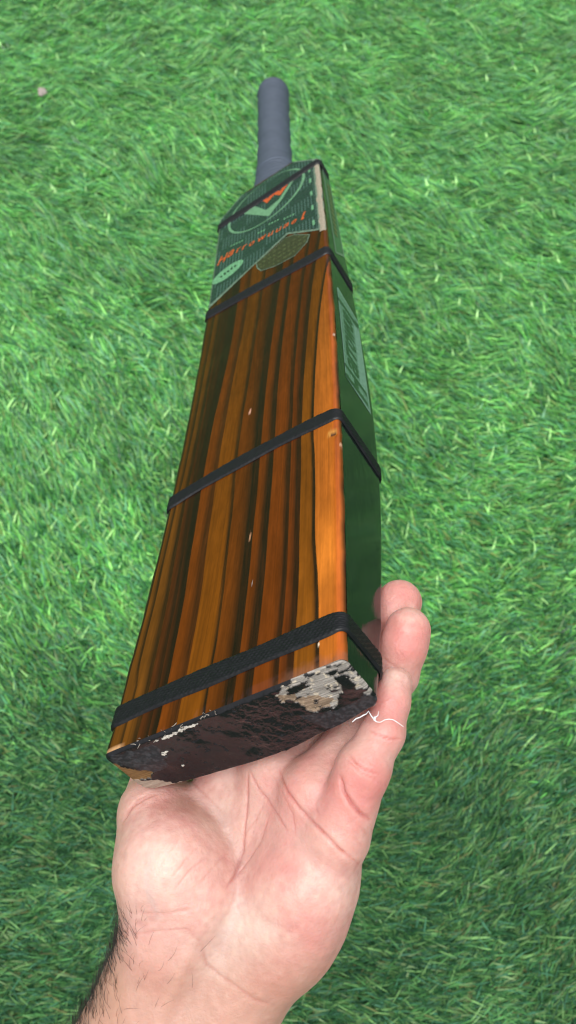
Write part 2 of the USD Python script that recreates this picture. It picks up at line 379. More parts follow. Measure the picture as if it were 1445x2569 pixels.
def wood_color(x, s):
    """Colour of the stained wood at x, s (metres): growth rings from the amber early wood to a near black edge."""
    xm, smm = x * 1000, s * 1000
    q = np.stack([xm * 0.12, smm * 0.012, np.zeros_like(xm)], -1)
    xm = xm + (fbm(np.stack([xm * 0.05, smm * 0.03, np.ones_like(xm)], -1), 3, 4) - 0.5) * 0.6
    edges = [np.interp(smm, [0, 400], [-47.6, -47.2])] + [PchipInterpolator(*EDGES[k])(np.clip(smm, EDGES[k][0][0], EDGES[k][0][-1])) for k in '12345abcdef']
    # straight continuation towards the toe
    t = np.ones_like(xm) * 0.0
    for (nm, w0, w1, dk), e in zip(RINGS, edges):
        w = np.interp(smm, [40, 330], [w0, w1]) * 0.64
        d = e - xm                                  # > 0 left of the edge
        k = np.clip(1 - d / (w * 2.6), 0, 1)
        prof = np.clip(k * 1.45, 0, 1) ** 2.0
        inside = np.clip((d + 0.12) / 0.3, 0, 1)
        t = np.maximum(t, prof * inside * dk)
    # base tone of the early wood band by band
    cut = np.array(edges)
    idx = (xm[None] > cut).sum(0)
    tones = np.array([(0.050, 0.022, 0.004), (0.088, 0.036, 0.004), (0.098, 0.039, 0.004), (0.052, 0.016, 0.003), (0.046, 0.014, 0.003), (0.112, 0.030, 0.002), (0.128, 0.043, 0.002), (0.098, 0.028, 0.002),
                      (0.112, 0.029, 0.002), (0.115, 0.029, 0.002), (0.104, 0.025, 0.002), (0.155, 0.054, 0.003), (0.32, 0.100, 0.010)])
    tones *= np.array([0.86, 0.76, 0.8])
    soft = tones[np.clip(idx, 0, len(tones) - 1)]
    patch = 0.75 + 0.55 * fbm(q * 1.3, 3, 11)
    soft = soft * patch[..., None]
    up = np.clip((smm - 120) / 300, 0, 1)[..., None]
    soft = soft * (1.22 - 0.66 * np.clip((smm - 15) / 330, 0, 1)[..., None])
    dark = np.array([0.0085, 0.0055, 0.0026])
    fleck = fbm(np.stack([xm * 2.2, smm * 0.1, np.zeros_like(xm)], -1), 2, 17)
    streak = fbm(np.stack([xm * 1.1, smm * 0.008, np.ones_like(xm)], -1), 3, 19)
    t = np.clip(t * 0.95 + np.clip(streak - 0.55, 0, 1) * 0.6 + (fleck - 0.5) * 0.22 * (t > 0.02), 0, 1)
    c = soft * (1 - t[..., None]) + dark * t[..., None]
    # rubbed right edge band with gloss highlights painted in, and a burnt corner line
    painted_glow = np.clip((xm - 38) / 3, 0, 1) * (np.exp(-((smm - 60) / 22) ** 2) * 0.55 + np.exp(-((smm - 235) / 50) ** 2) * 0.25)
    c = c * (1 + painted_glow[..., None] * np.array([0.9, 1.1, 1.2]))
    burn = np.clip((xm - 49.15 + 0.9 * (fbm(np.stack([smm * 0.03, smm * 0, smm * 0], -1), 3, 2) - 0.5)) / 1.4, 0, 1) * np.clip(1.25 - smm / 900, 0, 1)
    rub = np.clip((xm - 45) / 5, 0, 1) * fbm(np.stack([xm * 0.3, smm * 0.02, xm * 0], -1), 3, 31)
    c = c * (1 + 0.5 * rub[..., None] * np.array([1, 0.85, 0.6]) * 1.4)
    red = np.exp(-((xm - 48.7) / 1.6) ** 2) * 0.55
    c = c * (1 - red[..., None] * np.array([0.25, 0.55, 0.5]))
    c = c * (1 - burn[..., None]) + np.array([0.02, 0.009, 0.006]) * burn[..., None]
    # dents and chips
    for cx_, cs_, rx, rs, colr in ((-3.3, 207.3, 0.85, 2.6, (0.42, 0.22, 0.15)), (5.0, 94.2, 0.6, 4.0, (0.30, 0.15, 0.08)), (46.8, 145, 3.2, 2.8, (0.40, 0.17, 0.03)), (47.0, 143.6, 1.3, 0.8, (0.05, 0.02, 0.01)), (50.0, 246, 0.5, 1.5, (0.6, 0.45, 0.36)),
                                   (50.2, 133, 0.5, 1.4, (0.5, 0.28, 0.18)), (40.6, 11.0, 0.4, 1.2, (0.62, 0.5, 0.36)), (24, 60, 0.25, 0.6, (0.4, 0.36, 0.3)), (8.8, 62, 0.3, 0.7, (0.45, 0.42, 0.4))):
        rr = np.sqrt(((xm - cx_) / rx) ** 2 + ((smm - cs_) / rs) ** 2) + (fbm(np.stack([xm * 1.5, smm * 0.6, xm * 0], -1), 3, 23) - 0.5) * 1.1
        k = np.clip((1.05 - rr) / 0.25, 0, 1)[..., None]
        c = c * (1 - k) + np.array(colr) * k
    # scraped, reddish brown wood where the face meets the toe
    sc = np.clip((5.5 - smm) / 4 + (fbm(np.stack([xm * 0.35, smm * 0.35, xm * 0], -1), 3, 41) - 0.5) * 1.6, 0, 1) * np.clip((xm - 20) / 12, 0, 1)
    c = c * (1 - sc[..., None] * 0.5) + np.array([0.20, 0.085, 0.05]) * sc[..., None] * 0.5
    sl = np.clip((2.2 - smm) / 1.0, 0, 1) * np.clip((-40 - xm) / 3, 0, 1)
    c = c * (1 - sl[..., None]) + np.array([0.45, 0.25, 0.12]) * sl[..., None]
    return np.clip(c, 0, 1)


# front face with its two rounded edges
th = np.linspace(np.pi, np.pi / 2, 7)[:-1]
s_rows = np.r_[np.linspace(0, 0.03, 40)[:-1], np.linspace(0.03, 0.547, 215), np.linspace(0.547, S_END, 8)[1:]]
xf = np.linspace(-1, 1, 420)
cols = []
for s in s_rows:
    hw = float(half_w(s))
    xl = -hw + RF + RF * np.cos(th); zl = -RF + RF * np.sin(th)
    xm_ = xf * (hw - RF)
    cols.append(np.stack([np.r_[xl, xm_, -xl[::-1]], np.full(432, s), np.r_[zl, np.zeros_like(xm_), zl[::-1]] + bow(s)], -1))
FV = np.array(cols)                                           # rows, 432, 3
xs_, ss_ = FV[..., 0], FV[..., 1]
fcol = wood_color(xs_.copy(), ss_.copy())
dz = -0.0009 * np.exp(-(((xs_ * 1000 - 48) / 2.2) ** 2 + ((ss_ * 1000 - 144) / 2.5) ** 2)) + 0.00035 * (fbm(np.stack([xs_ * 30, ss_ * 25, xs_ * 0], -1), 3, 71) - 0.5)
edge_wear = np.clip((np.abs(xs_) - 0.046) / 0.004, 0, 1) * 0.0010 * (fbm(np.stack([xs_ * 0, ss_ * 70, xs_ * 0 + np.sign(xs_)], -1), 4, 6) - 0.5)
FV[..., 2] += dz
FV[..., 0] += edge_wear * np.sign(xs_)
toe_chip = np.clip((0.004 - ss_) / 0.004, 0, 1) * 0.0016 * (fbm(np.stack([xs_ * 180, ss_ * 60, xs_ * 0], -1), 4, 77) - 0.35)
FV[..., 2] -= np.maximum(toe_chip, 0)
obj('blade', (FV.reshape(-1, 3), grid_faces(len(s_rows), 432)[:, ::-1]), 'varnished_wood', BAT, smooth=True,
    uv=np.stack([xs_.ravel(), ss_.ravel()], 1), col=fcol.reshape(-1, 3))


# green painted sides and back
def back_outline(s, n=26):
    hw, T, B = float(half_w(s)), float(thick(s)), float(bulge(s))
    rb = min(RB, T * 0.3)
    a = np.linspace(0, -np.pi / 2, 6)
    right = [(hw, z) for z in np.linspace(-RF, -T + rb, 6)[:-1]] + [(hw - rb + rb * math.cos(t), -T + rb + rb * math.sin(t)) for t in a]
    xb = np.linspace(hw - rb, -(hw - rb), n)[1:-1]
    back = [(x, -T - B * (1 - (x / (hw - rb)) ** 2)) for x in xb]
    left = [(-x, z) for x, z in right[::-1]]
    return np.array(right + back + left)


brows = np.r_[np.linspace(0, 0.02, 9)[:-1], np.linspace(0.02, 0.547, 90), np.linspace(0.547, S_END, 6)[1:]]
BV = []
for s in brows:
    o = back_outline(s)
    BV.append(np.stack([o[:, 0], np.full(len(o), s), o[:, 1] + bow(s)], 1))
BV = np.array(BV)
nb = BV.shape[1]
BV[..., 2] += 0.0  
arc = np.cumsum(np.r_[0, np.linalg.norm(np.diff(BV[40], axis=0), axis=1)])
wav = 0.0003 * (fbm(np.stack([BV[..., 1] * 30, BV[..., 2] * 60, BV[..., 0] * 10], -1), 3, 13) - 0.5)
BV[:, 3:-3, 0] += np.sign(BV[:, 3:-3, 0]) * wav[:, 3:-3]
obj('painted_edge', (BV.reshape(-1, 3), grid_faces(len(brows), nb)), 'green_paint', BAT, smooth=50,)
# uv for the paint grain (runs along the blade)
mesh_prim = UsdGeom.Mesh.Get(stage, BAT + '/painted_edge')
pp = np.array(mesh_prim.GetPointsAttr().Get())
UsdGeom.PrimvarsAPI(mesh_prim).CreatePrimvar('st', _T.TexCoord2fArray, 'vertex').Set(Vt.Vec2fArray.FromNumpy(np.stack([pp[:, 2] + pp[:, 0] * 0.3, pp[:, 1]], 1).astype(np.float32)))

# the toe: a thick coat of black paint, chipped and rubbed back to bare wood
nx, nz = 560, 190
ux = np.linspace(-1, 1, nx); vz = np.linspace(0, 1, nz)
X, Vv = np.meshgrid(ux * (HW + 0.0003), vz, indexing='ij')
T0, B0 = float(thick(0)), float(bulge(0))
zf = -arc_drop(np.clip(X, -HW, HW), HW)
xb_ = np.clip(np.abs(X) - (HW - RB), 0, RB)
zb_ = -T0 - B0 * np.maximum(1 - (X / (HW - RB)) ** 2, 0) + (RB - np.sqrt(np.maximum(RB ** 2 - xb_ ** 2, 0)))
Z = zf + (zb_ - zf) * Vv
xm, zm = X * 1000, Z * 1000
e = np.minimum.reduce([(zf - Z) * 1000, (Z - zb_) * 1000, (HW + 0.0003 - np.abs(X)) * 1000])
q2 = np.stack([xm, zm, np.zeros_like(xm)], -1)
wob = (fbm(q2 * 0.45, 4, 51) - 0.5) * 3.4


def inside(poly):
    """Signed distance in mm, positive inside, of the toe's points to a patch outline, with a torn border."""
    P = Polygon(poly); pts = shapely.points(xm.ravel(), zm.ravel())
    d = shapely.distance(shapely.boundary(P), pts) * np.where(shapely.contains(P, pts), 1, -1)
    return d.reshape(xm.shape) + wob


bare = inside([(22, -3), (30, 0.8), (43, 1.2), (52, 1.2), (52, -8.5), (48.5, -9.5), (46.5, -6.5), (43.5, -5), (43.7, -9.6), (42.0, -13.3), (38.8, -16.2), (36.4, -19.6), (31.0, -19.6), (28.6, -16.2), (26.5, -12.4), (25.5, -8.7), (22.4, -7)])
tint = inside([(22, -4), (27, -6.5), (28, -10), (32, -11), (37, -14), (35, -19), (29, -17), (25.6, -13), (24, -9), (21, -8)])
ledge = inside([(48.2, -9), (51, -9), (51, -19), (48.6, -19), (47.5, -14)])
beige = inside([(-52, -16.8), (-44.1, -20.0), (-35.6, -28.0), (-39, -31), (-46.1, -30), (-52, -25)])
brown = inside([(-51, -2.9), (-48.5, -8), (-44.1, -13.0), (-40.1, -17.0), (-43.7, -20.3), (-52, -17.3), (-52, -10.7)])
matte = np.maximum(inside([(28.9, -18), (36.1, -20.1), (44.8, -19.8), (48.9, -18), (50.5, -24.0), (45.5, -29), (36.5, -31), (29, -30), (25.9, -24.0), (24.3, -17)]),
                   inside([(-50.5, -1.2), (-41.7, -2.0), (-30.4, -3.3), (-29.6, -10.7), (-32.6, -15.8), (-37.3, -17), (-41.0, -17), (-44.1, -11.0), (-48.0, -7.2)]))
lum = fbm(q2 * 0.16, 4, 61)
pit = fbm(q2 * 0.55, 4, 63)
fine = fbm(q2 * np.array([2.2, 2.2, 1]), 3, 67)
# flaked white fluff of torn fibres near the front edge, and a row of tiny chips near the back edge
flake = (np.exp(-(((xm + 18) / 13) ** 2)) * np.clip(1 - np.abs((zf - Z) * 1000 - 2.1 - 1.4 * (lum - 0.5)) / 1.5, 0, 1)) > (0.12 + 0.95 * (1 - fbm(q2 * 0.9, 3, 83)))
flake |= (np.clip(1 - (Z - zb_) * 1000 / 2.2, 0, 1) * np.clip((xm - 2) / 12, 0, 1) * fbm(q2 * 0.5, 3, 85)) > 0.58
flake |= (np.exp(-((xm + 29) / 2.2) ** 2 - ((zm + 9) / 1.3) ** 2) + np.exp(-((xm + 28) / 1.2) ** 2 - ((zm + 18.5) / 1) ** 2) * 0.8) * fbm(q2 * 0.9, 3, 87) > 0.36
pitted = np.clip((pit - 0.71) / 0.05, 0, 1) * np.clip((xm + 34) / 6, 0, 1) * np.clip((zm - zb_ * 1000 + 0) / 3, 0, 1) * np.clip((30 - xm) / 10, 0, 1)
isbare = np.clip(np.maximum.reduce([bare, ledge * 0.9, beige, brown]) / 0.35 + 0.5, 0, 1)
isbare = isbare * np.where(xm > 0, np.clip((fbm(np.stack([xm * 0.25, zm * 0.6, zm * 0 + 5], -1), 4, 111) - 0.37) / 0.03, 0, 1), 1)
depth = 0.00004 * (fine - 0.5) + 0.0016 * (fbm(q2 * 0.085, 2, 61) - 0.5) + 0.0003 * (fbm(q2 * 0.3, 2, 62) - 0.5)
depth += -0.0002 * pitted
depth += -0.0007 * isbare + isbare * 0.00035 * (fbm(np.stack([xm * 0.12, (zm + xm * 0.10 + 0.8 * lum) * 2.6, zm * 0], -1), 3, 97) - 0.5)
depth += np.where(flake, 0.0007 * fbm(q2 * 2.5, 2, 91), 0)
rough_gl = np.exp(-((xm - 13) / 16) ** 2) * (fbm(q2 * 0.4, 3, 93) - 0.45) * 0.0007 * np.clip((xm + 2) / 8, 0, 1)
depth += np.where(isbare > 0.5, 0, rough_gl)
Y = -(0.0012 * (1 - np.clip(1 - e / 1.3, 0, 1) ** 2)) - depth * np.clip(e / 0.6, 0, 1)
black = np.array([0.0075, 0.0075, 0.0085])
tcol = np.repeat((black * np.ones(3))[None, None], nx, 0).repeat(nz, 1) * (0.7 + 0.8 * fine[..., None])
mt = np.clip(matte / 0.8 + 0.5, 0, 1)[..., None]
grey_dust = np.clip((fbm(q2 * 1.1, 4, 95) - 0.42) / 0.3, 0, 1)[..., None]
tcol = tcol * (1 - mt) + mt * (np.array([0.014, 0.015, 0.018]) + grey_dust * np.array([0.022, 0.022, 0.024]))
zr = zm + xm * 0.10 + 0.8 * lum
grain = 0.25 + 1.1 * np.clip(fbm(np.stack([xm * 0.12, zr * 4.6, zm * 0], -1), 4, 97) * 1.5 - 0.35, 0, 1) * (0.6 + 0.8 * fbm(np.stack([xm * 0.8, zr * 5, zm * 0], -1), 2, 98))
wood = np.array([0.225, 0.205, 0.185])[None, None] * (0.35 + 1.1 * grain[..., None]) + np.array([0.20, 0.16, 0.10]) * np.clip((fbm(q2 * 0.8, 3, 99) - 0.62) / 0.1, 0, 1)[..., None]
wood_b = np.array([0.16, 0.085, 0.032]) * (0.6 + 0.7 * grain[..., None])
wood = np.where((tint > 0)[..., None], wood * 0.35 + wood_b * 0.6, wood)
wood = np.where((brown > 0)[..., None] & (beige < brown)[..., None], wood_b * 0.8, wood)
wood = np.where((beige > 0)[..., None], np.array([0.27, 0.205, 0.16]) * (0.6 + 0.6 * grain[..., None]), wood)
tcol = tcol * (1 - isbare[..., None]) + wood * isbare[..., None]
ck = np.where(flake, 0.35 + 0.65 * fbm(q2 * 3, 2, 101), 0)[..., None]
tcol = tcol * (1 - np.minimum(ck * 1.3, 1)) + np.array([0.5, 0.46, 0.40]) * np.minimum(ck * 1.3, 1)
trgh = 0.10 + 0.10 * fine + 0.33 * mt[..., 0] + 0.4 * pitted
trgh = trgh * (1 - isbare) + 0.62 * isbare
trgh = np.where(flake, 0.75, trgh)
tz = Z + bow(0)
obj('toe', (np.stack([X, Y, tz], -1).reshape(-1, 3), grid_faces(nx, nz)), 'toe_paint', BAT, smooth=True, col=tcol.reshape(-1, 3), rgh=trgh.ravel())

# torn fibres standing off the front rim of the toe
fv, ff, nn = [], [], 0
for k in range(34):
    x0 = rng.uniform(-0.036, 0.002) if k < 55 else rng.uniform(-0.045, 0.045)
    p0 = np.array([x0, rng.uniform(-0.0015, 0.0012), float(bow(0)) - rng.uniform(0, 0.0016)])
    d = np.array([rng.normal(0, 0.6), -rng.uniform(0.1, 1), rng.uniform(0.2, 1.2)]); d *= rng.uniform(0.0008, 0.0026) / np.linalg.norm(d)
    v, f = tube([p0, p0 + d * 0.5 + rng.normal(0, 0.0002, 3), p0 + d], [0.00018, 0.00013, 0.00005], 4)
    fv.append(v); ff.append(f + nn); nn += len(v)
plain('torn_fibre', (0.34, 0.30, 0.25), 0.8, 0.5, 40.0)
tag(stage.GetPrimAtPath(obj('torn_fibres', (np.vstack(fv), np.vstack(ff)), 'torn_fibre', BAT)), kind='stuff')


# -- labels, each a thin film on the blade
def film(name, shape, mat, parent, where, off, size=0.006):
    """A flat outline in millimetres laid on a surface: where(u, v, off) -> points."""
    V, Fc, n = [], [], 0
    for gme in getattr(shape, 'geoms', [shape]):
        if gme.is_empty or gme.geom_type != 'Polygon':
            continue
        v, f = trimesh.creation.triangulate_polygon(gme, engine='earcut')
        v, f = trimesh.remesh.subdivide_to_size(np.c_[v, np.zeros(len(v))], f, size * 1000)
        V.append(v); Fc.append(f + n); n += len(v)
    v, f = np.vstack(V), np.vstack(Fc)
    v = v + 0.0
    tm = trimesh.Trimesh(v, f, process=True)
    v, f = tm.vertices, tm.faces
    p = where(v[:, 0] / 1000, v[:, 1] / 1000, off)
    nrm = np.cross(p[f[0][1]] - p[f[0][0]], p[f[0][2]] - p[f[0][0]])
    return obj(name, (p, f), mat, parent, smooth=True, uv=v[:, :2] / 10)


side_at = lambda s, z, off: np.stack([np.full_like(s, HW) + off, s, bow(s) + z], -1)


def words(text, height, width, bold=True):
    """Lettering as a flat outline of the given size, from the origin along +x."""
    t = meshkit.text_mesh(text, height, 0.001, bold)
    tri = t.vertices[t.faces][:, :, :2][(np.abs(t.face_normals[:, 2]) > 0.9) & (t.triangles_center[:, 2] > 0.0005)]
    sh = shapely.union_all([Polygon(a).buffer(1e-6) for a in tri])
    x0, y0, x1, y1 = sh.bounds
    return shapely.affinity.scale(shapely.affinity.translate(sh, -x0, 0), width / (x1 - x0), 1, origin=(0, 0))


import shapely.affinity as aff
edge_poly = Polygon([(-50.1, 576), (-50.1, 382), (-40, 389.5), (-12, 410.5), (19, 431), (34, 415), (48.6, 400.5), (50.1, 401), (50.1, 548), (28, 576), (-28, 576)]).intersection(shapely.box(-50.1, 380, 50.1, 575))
shoulder = Polygon([(-HW * 1000, 300), (HW * 1000, 300), (HW * 1000, 547), (26.8, 576.5), (-26.8, 576.5), (-HW * 1000, 547)])
lab = film('front_label', edge_poly.intersection(shoulder.buffer(-0.3)), 'label_edge_film', BAT, on_face, 0.00012)
inner = Polygon([(-47.6, 576), (-47.6, 389), (-30, 401), (18.6, 434.5), (33, 419.5), (44.6, 407.5), (44.6, 576)]).intersection(shoulder.buffer(-2.0))
film('printed_film', inner, 'label_print', lab, on_face, 0.00024)
strip = Polygon([(45.6, 400)] + [(49.9 + 0.2 * rng.normal(), y) for y in np.linspace(399, 548, 22)] + [(45.9 + 0.5 * rng.normal(), y) for y in np.linspace(546, 402, 18)])
film('worn_label_edge', strip.buffer(0), 'worn_label_edge', lab, on_face, 0.00030, 0.002)
th_ = np.linspace(0, 2 * np.pi, 80)
o1 = Polygon(np.stack([-1 + 38 * np.cos(th_), 526 + 44.5 * np.sin(th_)], 1)); o2 = Polygon(np.stack([-1.3 + 35.4 * np.cos(th_), 526.6 + 43.5 * np.sin(th_)], 1))
film('oval_ring', aff.rotate(o1.difference(o2), -8), 'pale_green_print', lab, on_face, 0.00036)
chev = Polygon([(-23, 527), (-13, 531), (-0.7, 505), (11.6, 510.5), (24, 535), (27, 533), (14.5, 506.5), (2.1, 488.5)])
film('emblem_chevron', chev, 'pale_green_print', lab, on_face, 0.00036)
zig = Polygon([(-15, 541), (-10.2, 532.5), (-4.6, 533), (0.2, 519.5), (7.0, 528), (13.1, 518.8), (25.8, 541), (22, 541), (13.2, 526), (7.2, 534.6), (0.6, 526.4), (-3.5, 541)])
film('emblem_zigzag', zig.buffer(0.6), 'orange_print', lab, on_face, 0.00042)
# the word across the label, its first and last letters larger than the rest
parts = []
for ch, x, s, hh, wd in (('H', -46, 453, 13, 7), ('a', -37.0, 456.5, 12, 5.4), ('r', -28.4, 455.4, 8, 3.6), ('r', -22.8, 453.6, 8, 3.8), ('o', -16.4, 451.8, 7.5, 5.0), ('w', -8.6, 450.0, 7.5, 7.4),
                         ('u', 1.0, 447.8, 7.5, 4.6), ('u', 8.2, 446.6, 7.5, 4.6), ('a', 15.0, 445.8, 7.5, 4.6), ('e', 22.0, 443.6, 7.5, 4.6), ('l', 30.6, 441, 11.5, 3.2)):
    parts.append(aff.translate(aff.skew(words(ch, hh, wd), 14, 0, origin=(0, 0)), x, s))
film('orange_word', shapely.union_all(parts), 'orange_print', lab, on_face, 0.00042)
pal = []
for x0, s0, n in ((-34, 474, 5), (2, 470, 4), (-8, 466, 3), (16, 462, 4)):
    for k in range(n):
        pal.append(aff.rotate(shapely.box(x0 + 2.6 * k, s0 - 0.8 * k, x0 + 2.6 * k + 1.5, s0 - 0.8 * k + 2.6), -18))
film('small_print', shapely.union_all(pal), 'pale_green_fine_print', lab, on_face, 0.00040)
ov = aff.rotate(aff.scale(Point(0, 0).buffer(1, 48), 14.5, 10.2), 18)
ov = aff.translate(ov, -34.4, 428.4)
film('oval_badge', ov, 'pale_green_fine_print', lab, on_face, 0.00036)
film('badge_print', shapely.union_all([aff.rotate(shapely.box(-41 + 3.1 * k, 425.2 + 1.0 * k, -39.2 + 3.1 * k, 428.6 + 1.0 * k + (k % 2)), 12) for k in range(5)]), 'dark_green_print', lab, on_face, 0.00044)
ticks = shapely.union_all([shapely.box(40.2, y, 42.2, y + 9) for y in (418, 447, 476, 504, 528)])
film('border_tick', ticks, 'pale_green_fine_print', lab, on_face, 0.00036)
badge = Polygon([(-8.2, 413.5), (-7.2, 404.0), (-3.6, 394.5), (8.4, 387.9), (24.8, 385.4), (34.7, 395.9), (37.2, 406.2), (24.5, 423.0), (16.7, 427.0), (6.3, 420.3)])
bl = film('hexagonal_label', badge.buffer(0.35), 'label_edge_film', BAT, on_face, 0.00012)
film('printed_film', badge.buffer(-0.5), 'badge_print', bl, on_face, 0.00024)
bp = [aff.rotate(shapely.box(x_, y_, x_ + rng.uniform(1.2, 3.4), y_ + rng.uniform(2.4, 4.4)), rng.uniform(-20, 30)) for y_ in (391, 398, 405, 412) for x_ in np.arange(-6, 36, 4.2)]
film('lettering', shapely.union_all(bp).intersection(badge.buffer(-1.5)), 'badge_dark_print', bl, on_face, 0.00032)

sl = film('side_label', Polygon([(211, -10), (320, -8), (322.5, -9.5), (318.5, -34.5), (305, -35), (210.5, -37.8)]), 'side_label_film', BAT, side_at, 0.00015)
film('printed_film', Polygon([(213, -11.2), (317, -9.3), (319, -12), (317, -33), (304, -33.8), (303, -27.3), (229, -27.6), (228, -36.2), (213, -36.4)]), 'side_label_dark', sl, side_at, 0.00022)
parts = []
for ch, s, z, hh, wd in (('H', 215, -34.0, 23, 14), ('a', 231.5, -25.5, 15, 10), ('r', 243, -25, 15, 7.5), ('r', 251.5, -25, 15, 7.5), ('o', 260, -25, 14.5, 9.5), ('w', 270, -24.7, 14.5, 14), ('u', 284.5, -24.3, 14, 8), ('e', 293.5, -24, 14, 8), ('l', 306, -33.5, 24, 7)):
    parts.append(aff.translate(aff.skew(words(ch, hh, wd), -8, 0, origin=(0, 0)), s, z))
film('lettering', shapely.union_all(parts).buffer(0.45), 'dark_green_print', sl, side_at, 0.00028)
su = film('side_label', Polygon([(383, -12), (560, -4.2), (549, -15.5), (404, -25.6)]).buffer(0.8), 'label_edge_film', BAT, side_at, 0.00014)
film('printed_film', Polygon([(385, -12.6), (560, -5.2), (549, -15), (405, -24.8)]).buffer(-0.4), 'side_label_dull', su, side_at, 0.00026)
film('lettering', shapely.union_all([aff.skew(shapely.box(420 + 9.0 * k, -18.0 + 0.28 * k, 424.5 + 9.0 * k, -13.0 + 0.28 * k), -14, 0) for k in range(11)]), 'brown_print', su, side_at, 0.00038)

# -- woven black ribbons tied round the blade
def ribbon(s0, k, w, lift=0.0, sag=0.0):
    aL = np.linspace(np.pi, np.pi / 2, 6)[:-1]
    fr = [(-HW + RF + RF * math.cos(t), -RF + RF * math.sin(t)) for t in aL] + [(x, 0.0) for x in np.linspace(-HW + RF, HW - RF, 40)] + [(HW - RF - RF * math.cos(t), -RF + RF * math.sin(t)) for t in aL[::-1]]
    o = np.vstack([np.array(fr), back_outline(s0)[1:-1]])
    al = np.cumsum(np.r_[0, np.linalg.norm(np.diff(np.vstack([o, o[:1]]), axis=0), axis=1)])
    # finely spaced stations along the ribbon, and its outward direction there
    st = np.linspace(0, al[-1], 620, endpoint=False)
    oc = np.vstack([o, o[:1]])
    ox, oz = np.interp(st, al, oc[:, 0]), np.interp(st, al, oc[:, 1])
    dx, dz_ = np.gradient(ox), np.gradient(oz)
    ln = np.hypot(dx, dz_) + 1e-12
    n0, n1 = -dz_ / ln, dx / ln
    if n1[np.argmin(np.abs(ox)) if oz[np.argmin(np.abs(ox))] > -0.001 else 150] < 0:
        n0, n1 = -n0, -n1
    u = np.linspace(-0.5, 0.5, 29)
    base = 0.00095 * (1 - np.clip((np.abs(u) - 0.40) / 0.10, 0, 1) ** 2.2) + 0.00008
    A, U_ = np.meshgrid(st, u, indexing='ij')
    mm_a, mm_u = A * 1000, U_ * w * 1000
    slip = 0.5 * fbm(np.stack([mm_a * 0.15, mm_u * 0.2, mm_a * 0 + s0 * 100], -1), 2, 3)
    row = mm_u / 1.25 + mm_a * 0.16 + slip
    ribs = np.abs(np.sin(np.pi * row)) ** 0.7                      # cords along the ribbon
    stitch = np.abs(np.sin(np.pi * (mm_a / 2.1 + 0.5 * np.floor(row)))) ** 0.5
    amp = 0.00045 * np.clip((0.5 - np.abs(U_)) / 0.06, 0, 1)
    off = base[None] + amp * (ribs * (0.45 + 0.55 * stitch) - 0.6) + lift
    wl = w * (1 + 0.05 * np.sin(A * 140 + s0 * 90))
    corner = 1 - 0.12 * np.exp(-((np.abs(ox)[:, None] - HW) / 0.003) ** 2)
    S_ = s0 + k * ox[:, None] / HW + sag * (1 - (ox[:, None] / HW) ** 2) * (oz[:, None] > -0.004) + U_ * wl * corner + 0.0005 * np.sin(A * 61 + s0 * 50)
    V = np.stack([ox[:, None] + n0[:, None] * off, S_, oz[:, None] + n1[:, None] * off + bow(S_)], -1)
    f = grid_faces(len(st), len(u), True)
    v3 = V.reshape(-1, 3)
    c = trimesh.Trimesh(v3, f, process=False)
    probe = np.argmax(c.triangles_center[:, 2] - bow(c.triangles_center[:, 1]))
    if c.face_normals[probe][2] < 0:
        f = f[:, ::-1]
    return obj('ribbon', (v3, f), 'black_ribbon', BAT, smooth=True, uv=np.stack([mm_a.ravel(), mm_u.ravel()], 1))


ribbon(0.0170, 0.0007, 0.0106, 0.0, 0.0012)
ribbon(0.1567, 0.0022, 0.0106, 0.0001, 0.0045)
ribbon(0.3686, -0.0046, 0.0125)
ribbon(0.5360, 0.0030, 0.0115, 0.0003)

# -- handle and grip
h0, h1 = np.array([0.0006, 0.6112, -0.0003]), np.array([0.0021, 0.8870, 0.0186])
ax = (h1 - h0) / np.linalg.norm(h1 - h0)
ex = np.array([1.0, 0, 0]) - ax * ax[0]; ex /= np.linalg.norm(ex); ez = np.cross(ex, ax)
tt = np.r_[np.linspace(-0.042, 0.03, 60), np.linspace(0.03, 0.2466, 190)[1:], 0.2480, 0.2488, 0.2490]
rx = np.interp(tt, [-0.042, -0.034, -0.02, 0.0, 0.02, 0.06, 0.15, 0.243, 0.2466, 0.248, 0.2488, 0.249], [0.0275, 0.0262, 0.0215, 0.0183, 0.0168, 0.0162, 0.0163, 0.0176, 0.0172, 0.0155, 0.010, 0.0001])
rz = np.interp(tt, [-0.042, -0.034, -0.02, 0.0, 0.02, 0.06, 0.15, 0.243, 0.2466, 0.248, 0.2488, 0.249], [0.0112, 0.0124, 0.0141, 0.0154, 0.0158, 0.0160, 0.0163, 0.0176, 0.0172, 0.0155, 0.010, 0.0001])
lump = 1 + 0.012 * np.sin(tt * 800) * (tt < 0.24) + 0.026 * np.sin(tt * 130 + 1.0) * (tt > 0.0) * (tt < 0.24) + 0.01 * np.sin(tt * 61)
NT = 64
an = np.linspace(0, 2 * np.pi, NT, endpoint=False)
cen = h0 + tt[:, None] * ax
HV = cen[:, None] + (rx * lump)[:, None, None] * np.cos(an)[None, :, None] * ex + (rz * lump)[:, None, None] * np.sin(an)[None, :, None] * ez
hf = grid_faces(NT, len(tt), True)
HV2 = HV.transpose(1, 0, 2).reshape(-1, 3)
tmh = trimesh.Trimesh(HV2, hf, process=False)
if tmh.volume < 0:
    hf = hf[:, ::-1]
huv = np.stack([np.repeat(an[:, None] / 6.283, len(tt), 1).ravel() * 10, np.tile(tt * 1000, NT)], 1)
obj('handle_grip', (HV2, hf), 'grey_grip', BAT, smooth=True, uv=huv)
